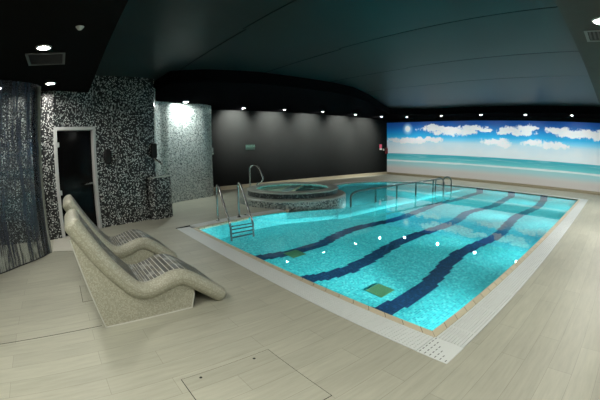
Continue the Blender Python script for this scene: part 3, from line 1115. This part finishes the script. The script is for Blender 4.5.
# ------------------------------------------------------------------ long handrail on the divider and the hoops
rl = empty('pool_handrail', (-5.93, 6.0, 0))
tag(rl, 'long low stainless handrail with posts standing along the shallow basin', 'handrail')
yr = [6.35, 7.28, 8.26, 9.3, 10.4, 11.05]
bm = bm_new()
top = [(0, 0.30, -0.4), (0, 0.30, 0.18), (0, 0.33, 0.27), (0, 0.45, 0.325), (0, 0.75, 0.35), (0, 2.3, 0.37), (0, 3.3, 0.38), (0, 4.4, 0.39), (0, 5.0, 0.39)]
add_tube(bm, catmull(top, 5), 0.027, 10)
obj('top_rail', bm, M['dark_steel'], rl, True)
for y in yr[1:5]:
    bm = bm_new(); add_tube(bm, [(0, y - 6.0, -0.4), (0, y - 6.0, 0.37)], 0.026, 10)
    obj('post', bm, M['dark_steel'], rl, True)
for k, y in enumerate((11.05, 11.65)):
    hoop = empty('grab_hoop', (-6.20, y, 0))
    tag(hoop, ['arched steel grab rail at the end of the long pool handrail', 'arched steel grab rail furthest from the round hot tub'][k], 'grab rail', 'arched grab rails at the basin steps')
    pts = [(0, 0, -0.71), (0, 0, 0.20)] + arc((0.17, 0, 0.24), 0.17, PI, 0.0, 12, ((1, 0, 0), (0, 0, 1))) + [(0.34, 0, 0.15), (0.36, 0, -0.5)]
    bm = bm_new(); add_tube(bm, pts, 0.025, 10)
    obj('tube', bm, M['dark_steel'], hoop, True)
    bm = bm_new(); add_tube(bm, [(0.36, 0, -0.5), (0.36, 0, -1.09)], 0.02, 10)
    obj('foot', bm, M['steel'], hoop, True)

# ------------------------------------------------------------------ heated loungers
XO = 0.02          # lounger origin: outer face of the near bolster
centre = [(0.000, 0.955), (0.068, 0.845), (0.135, 0.74), (0.212, 0.625), (0.297, 0.51), (0.395, 0.392), (0.49, 0.30), (0.60, 0.268), (0.73, 0.292), (0.85, 0.328), (0.94, 0.33), (1.03, 0.285), (1.18, 0.175), (1.31, 0.072)]
CC = [Vector((p[0], p[1])) for p in catmull([(a, b, 0) for a, b in centre], 8)]
LW = 0.69
HT = 0.078          # half thickness


def frame_at(i):
    d = (CC[min(i + 1, len(CC) - 1)] - CC[max(i - 1, 0)]).normalized()
    return d, Vector((-d.y, d.x))


def make_lounger():
    root = empty('heated_lounger', (-2.93, 0, 0))
    # local x runs from 0 (bolster side, towards the camera) to -LW
    secs = []
    def section(c, d, n, h):
        pts = []
        k = 9
        for j in range(k):                       # round bolster on the near side
            a = PI * 0.5 - PI * (j / (k - 1)) if True else 0
            pts.append((-HT + h * math.cos(a), h * math.sin(a)))
        fx = -LW
        r = min(0.03, h * 0.6)
        lo, hi = -h, h * 0.90
        for a in (-PI / 2, -PI * 0.75, -PI): pts.append((fx + r + r * math.cos(a), lo + r + r * math.sin(a)))
        for a in (PI, PI * 0.75, PI / 2): pts.append((fx + r + r * math.cos(a), hi - r + r * math.sin(a)))
        pts.append((-HT * 1.5, hi))
        return [(x, c.x + n.x * q, c.y + n.y * q) for x, q in pts]
    d0, n0 = frame_at(0)
    d1, n1 = frame_at(len(CC) - 1)
    m = 6
    for j in range(m):
        a = PI / 2 * j / m
        secs.append(section(CC[0] - d0 * (HT * 0.55 * math.cos(a)), d0, n0, max(0.006, HT * math.sin(a))))
    for i in range(len(CC)):
        d, n = frame_at(i)
        secs.append(section(CC[i], d, n, HT))
    for j in range(m - 1, -1, -1):
        a = PI / 2 * j / m
        secs.append(section(CC[-1] + d1 * (HT * 0.9 * math.cos(a)), d1, n1, max(0.006, HT * math.sin(a))))
    bm = bm_new()
    V = [[bm.verts.new(p) for p in s] for s in secs]
    K = len(V[0])
    for A, B in zip(V[:-1], V[1:]):
        for j in range(K): bm.faces.new((A[j], A[(j + 1) % K], B[(j + 1) % K], B[j]))
    bm.faces.new(V[0]); bm.faces.new(V[-1])
    bmesh.ops.recalc_face_normals(bm, faces=bm.faces)
    obj('body', bm, M['beige_mosaic'], root, True)
    # slatted inlay
    bm = bm_new()
    cum = [0.0]
    for i in range(1, len(CC)): cum.append(cum[-1] + (CC[i] - CC[i - 1]).length)
    def at(s):
        for i in range(1, len(CC)):
            if cum[i] >= s:
                f = (s - cum[i - 1]) / (cum[i] - cum[i - 1])
                c = CC[i - 1].lerp(CC[i], f)
                d, n = frame_at(i - 1)
                d2, n2 = frame_at(i)
                return c, (n.lerp(n2, f)).normalized(), d
        d, n = frame_at(len(CC) - 1)
        return CC[-1], n, d
    s = 0.04
    rnd = random.Random(3)
    x0, x1 = -HT * 1.5, -LW + 0.012
    while s < cum[-1] - 0.06:
        w = 0.0325
        a, na, da = at(s)
        b, nb, db = at(s + w)
        ns = rnd.choice((5, 6, 7))
        xs = [x0 + (x1 - x0) * k / ns for k in range(ns + 1)]
        b2, nb2, _d = at(s + w + 0.0075)
        bd = [bm.verts.new((xx, *(c + n * (HT * 0.90 + 0.0012)))) for (c, n, xx) in ((a, na, x0 + 0.004), (b2, nb2, x0 + 0.004), (b2, nb2, x1 - 0.004), (a, na, x1 - 0.004))]
        bm.faces.new(bd).material_index = 3
        for k in range(ns):
            mi = rnd.choice((0, 0, 0, 1, 1, 2))
            q = []
            for (c, n) in ((a, na), (b, nb)):
                for xx in (xs[k] - 0.002, xs[k + 1] + 0.002):
                    q.append([(xx, *(c + n * (HT * 0.90 - 0.004))), (xx, *(c + n * (HT * 0.90 + 0.004)))])
            lo = [bm.verts.new(t[0]) for t in q]
            hi = [bm.verts.new(t[1]) for t in q]
            for f in ((hi[0], hi[1], hi[3], hi[2]), (lo[0], lo[1], hi[1], hi[0]), (lo[2], lo[3], hi[3], hi[2]), (lo[0], lo[2], hi[2], hi[0]), (lo[1], lo[3], hi[3], hi[1])):
                bm.faces.new(f).material_index = mi
        s += w + 0.0075
    bmesh.ops.recalc_face_normals(bm, faces=bm.faces)
    obj('slatted_inlay', bm, [M['slat_dark'], M['slat_warm'], M['slat_pale'], M['white_trim']], root)
    # base: two side panels
    low = []
    for i in range(len(CC)):
        d, n = frame_at(i)
        p = CC[i] - n * (HT * 0.6)
        if p.x > 0.0 and p.x < 1.06: low.append((p.x, p.y))
    prof = [(-0.035, 0.84)] + low + [(1.045, 0.15), (1.0, 0.0), (0.135, 0.0)]
    def panel(xa, xb):
        bm = bm_new()
        tr = tessellate_polygon([[Vector((p[0], p[1], 0)) for p in prof]])
        A = [bm.verts.new((xa, *p)) for p in prof]
        B = [bm.verts.new((xb, *p)) for p in prof]
        for t in tr:
            bm.faces.new([A[i] for i in t]); bm.faces.new([B[i] for i in reversed(t)])
        n = len(prof)
        for i in range(n): bm.faces.new((A[i], A[(i + 1) % n], B[(i + 1) % n], B[i]))
        bmesh.ops.recalc_face_normals(bm, faces=bm.faces)
        return bm
    for xa, xb in ((-0.055, -0.09), (-LW + 0.075, -LW + 0.035)):
        p = obj('side_panel', panel(xa, xb), M['beige_mosaic'], root)
        bm = bm_new()
        o = xa + 0.002 if xa > -0.1 else xb - 0.0
        e = 0.006
        for (p0, p1) in (((-0.035, 0.84), (0.135, 0.0)), ((0.135, 0.004), (1.0, 0.004)), ((1.0, 0.0), (1.045, 0.15))):
            add_tube(bm, [(o, *p0), (o, *p1)], e, 6)
        q = obj('edge_trim', bm, M['white_trim'], p)
    # recessed back board, and a black front board painting the shade under the foot
    bm = bm_new()
    f = [(-0.02, 0.80), (0.125, 0.16), (0.155, 0.16), (0.01, 0.80)]
    for xa in (-0.09,):
        A = [bm.verts.new((-0.09, *p)) for p in f]
        B = [bm.verts.new((-LW + 0.08, *p)) for p in f]
        for i in range(4): bm.faces.new((A[i], A[(i + 1) % 4], B[(i + 1) % 4], B[i]))
        bm.faces.new(A); bm.faces.new(list(reversed(B)))
    bmesh.ops.recalc_face_normals(bm, faces=bm.faces)
    obj('back_board', bm, M['beige_mosaic'], root)
    bm = bm_new(); add_box(bm, -LW + 0.08, -0.08, 0.90, 0.93, 0.0, 0.24)
    obj('front_shade_board', bm, M['seam'], root)
    return root


lg = make_lounger()
tag(lg, 'beige mosaic wave lounger with slatted seat, nearest the camera', 'lounger', 'mosaic heated loungers')
lf = copy_tree(lg)
lf.location = (-4.37, -0.02, 0)
tag(lf, 'beige mosaic wave lounger behind the first, half hidden by it', 'lounger')

# ------------------------------------------------------------------ printed glass screen at the left
scp = [(-4.86, -2.4), (-4.98, -1.75), (-5.20, -1.25), (-5.47, -0.94), (-5.74, -0.63), (-6.0, -0.45)]
scp = [(p[0], p[1]) for p in catmull([(a, b, 0) for a, b in scp], 5)]
gs = empty('glass_screen', (-5.4, -1.0, 0))
tag(gs, 'curved glass screen printed with dark vertical streaks beside the white framed door', 'screen')
def loc(o):
    o.parent = gs
    o.matrix_parent_inverse = Matrix.Translation((5.4, 1.0, 0))
loc(obj('printed_pane', wall_strip(scp, 0.012, 2.70, 0.012), M['screen']))
bm = bm_new(); add_tube(bm, [(-6.02, -0.445, 0.0), (-6.02, -0.445, 2.68)], 0.028, 12)
loc(obj('end_post', bm, M['post'], None, True))
bm = bm_new(); add_tube(bm, [(p[0], p[1], 0.006) for p in scp], 0.008, 6)
loc(obj('floor_channel', bm, M['seam']))

# ------------------------------------------------------------------ drinking pedestal, dispenser, tap, small fittings
pd = empty('mosaic_pedestal', (-7.75, 2.10, 0))
tag(pd, 'black and white mosaic pedestal standing at the corner of the mosaic wall', 'pedestal')
pp = [(-7.655, 1.81), (-7.60, 1.82), (-7.565, 1.92), (-7.58, 2.08), (-7.63, 2.24), (-7.70, 2.34), (-7.80, 2.38), (-7.88, 2.34), (-7.86, 2.23), (-7.765, 2.12), (-7.70, 1.97)]
pp = [(p[0] + 7.75, p[1] - 2.10) for p in catmull([(a, b, 0) for a, b in pp], 4, closed=True)]
obj('pedestal_body', wall_strip(pp + [pp[0]], 0, 0.92, 0.02, u0=2.0, side=1), M['mosaic_bw'], pd)
bm = bm_new(); add_prism(bm, pp, 0.918, 0.935)
obj('pedestal_top', bm, M['rim_stone'], pd)

tp = empty('wall_tap', (-7.745, 1.99, 1.30))
tag(tp, 'slanting chrome spout on the mosaic wall above the pedestal', 'tap')
bm = bm_new(); add_tube(bm, [(0, 0, 0.05), (0.10, 0.12, -0.05), (0.125, 0.15, -0.09)], 0.022, 10)
obj('spout', bm, M['steel'], tp, True)
bm = bm_new(); add_tube(bm, [(-0.04, 0, 0.05), (0.02, 0, 0.05)], 0.035, 14)
obj('wall_rose', bm, M['black_plastic'], tp, True)

dp = empty('wall_dispenser', (-7.745, 1.985, 1.52))
tag(dp, 'slim black wall box above the chrome spout at the mosaic corner', 'dispenser')
obj('casing', bev_box(0.0, 0.12, -0.06, 0.06, -0.16, 0.16, 0.015), M['black_plastic'], dp)
bm = bm_new(); add_box(bm, -0.05, 0.005, -0.04, 0.04, -0.12, 0.12)
obj('bracket', bm, M['black_plastic'], dp)

sk = empty('wall_speaker', (-7.51, 0.90, 1.46))
tag(sk, 'black oval fitting on the mosaic wall to the right of the door', 'wall fitting')
bm = bm_new()
n = 28
prof = [(0.0, 1.0), (0.04, 1.0), (0.06, 0.85), (0.066, 0.5), (0.068, 0.0)]
rings = []
for dx, k in prof:
    ring = []
    for j in range(n):
        a = 2 * PI * j / n
        c, s_ = math.cos(a), math.sin(a)
        e = 0.6
        ring.append(bm.verts.new((dx, 0.085 * k * math.copysign(abs(c) ** e, c), 0.155 * k * math.copysign(abs(s_) ** e, s_))))
    rings.append(ring)
for A, B in zip(rings[:-1], rings[1:]):
    for j in range(n): bm.faces.new((A[j], A[(j + 1) % n], B[(j + 1) % n], B[j]))
bm.faces.new(rings[0])
bmesh.ops.recalc_face_normals(bm, faces=bm.faces)
obj('cover', bm, M['black_plastic'], sk, True)
bm = bm_new(); add_box(bm, -0.03, 0.002, -0.05, 0.05, -0.1, 0.1)
obj('back_plate', bm, M['black_plastic'], sk)

st = empty('doorstep', (-6.62, -0.02, 0))
tag(st, 'pale low doorstep slab in front of the white framed glass door', 'doorstep')
bm = bm_new()
STEP = [(p[0] + 6.62, p[1] + 0.02) for p in STEPXY]
add_prism(bm, STEP, 0.0005, 0.02)
obj('slab', bm, M['step'], st)
bm = bm_new(); add_tube(bm, [(p[0], p[1], 0.018) for p in STEP], 0.004, 6, closed=True)
obj('edge_strip', bm, M['white_trim'], st)

# exit sign
es = empty('exit_sign', (LX, 6.65, 1.50))
tag(es, 'small green emergency exit sign on the charcoal wall', 'sign')
bm = bm_new(); add_box(bm, 0, 0.012, -0.20, 0.20, -0.09, 0.10)
obj('plate', bm, M['sign_green'], es)
tc = bpy.data.curves.new('lettering', 'FONT')
tc.body = 'SALIDA'
tc.size = 0.125
tc.align_x = 'CENTER'
tc.extrude = 0.002
tc.materials.append(M['sign_pale'])
tmp = bpy.data.objects.new('lettering', tc)
COL.objects.link(tmp)
bpy.context.view_layer.update()
lm = bpy.data.meshes.new_from_object(tmp.evaluated_get(bpy.context.evaluated_depsgraph_get()))
bpy.data.objects.remove(tmp)
to = bpy.data.objects.new('lettering', lm)
COL.objects.link(to)
to.parent = es
to.location = (0.0145, 0, 0.0)
to.rotation_euler = (PI / 2, 0, PI / 2)

# fire point at the far end of the charcoal wall
fs = empty('fire_sign', (LX, 14.38, 1.42))
tag(fs, 'small upright red sign on the charcoal wall beside the mural', 'sign')
bm = bm_new(); add_box(bm, 0, 0.02, -0.09, 0.09, -0.05, 0.16)
obj('red_face', bm, M['pink'], fs)
bm = bm_new(); add_box(bm, 0, 0.02, -0.09, 0.09, -0.13, -0.052)
obj('cream_strip', bm, M['cream'], fs)
fe = empty('fire_extinguisher', (LX + 0.10, 14.76, 1.08))
tag(fe, 'dark red fire extinguisher hung on the charcoal wall beside the mural', 'fire extinguisher')
bm = bm_new(); add_lathe(bm, [(0.0, 0.0), (0.07, 0.0), (0.075, 0.02), (0.075, 0.26), (0.06, 0.31), (0.03, 0.335), (0.0, 0.335)], 0, 0, 24)
obj('cylinder', bm, M['dark_red'], fe, True)
obj('valve', bev_box(-0.02, 0.04, -0.03, 0.03, 0.33, 0.38, 0.006), M['black_plastic'], fe)
bm = bm_new(); add_tube(bm, catmull([(0.02, -0.03, 0.36), (0.05, -0.09, 0.33), (0.06, -0.11, 0.2), (0.05, -0.10, 0.08)], 5), 0.012, 8)
obj('hose', bm, M['black_plastic'], fe, True)
bm = bm_new(); add_box(bm, -0.10, -0.07, -0.03, 0.03, 0.1, 0.3)
obj('wall_bracket', bm, M['black_plastic'], fe)
bl = empty('call_button', (LX, 14.62, 1.30))
tag(bl, 'tiny white call button between the red sign and the fire extinguisher', 'button')
bm = bm_new(); add_tube(bm, [(0, 0, 0), (0.03, 0, 0)], 0.055, 16)
obj('button_face', bm, M['cream'], bl, True)

# push plate on the end of the alcove wall
pb = empty('push_plate', (-10.33, 4.60, 1.40))
tag(pb, 'small grey push plate on the end edge of the pale mosaic alcove wall', 'button')
obj('plate', bev_box(-0.03, 0.03, -0.05, 0.03, -0.02, 0.13, 0.008), M['aluminium'], pb)
bm = bm_new(); add_tube(bm, [(0.0, -0.04, -0.06), (0.0, 0.045, -0.06)], 0.028, 14)
obj('button_face', bm, M['cream'], pb, True)
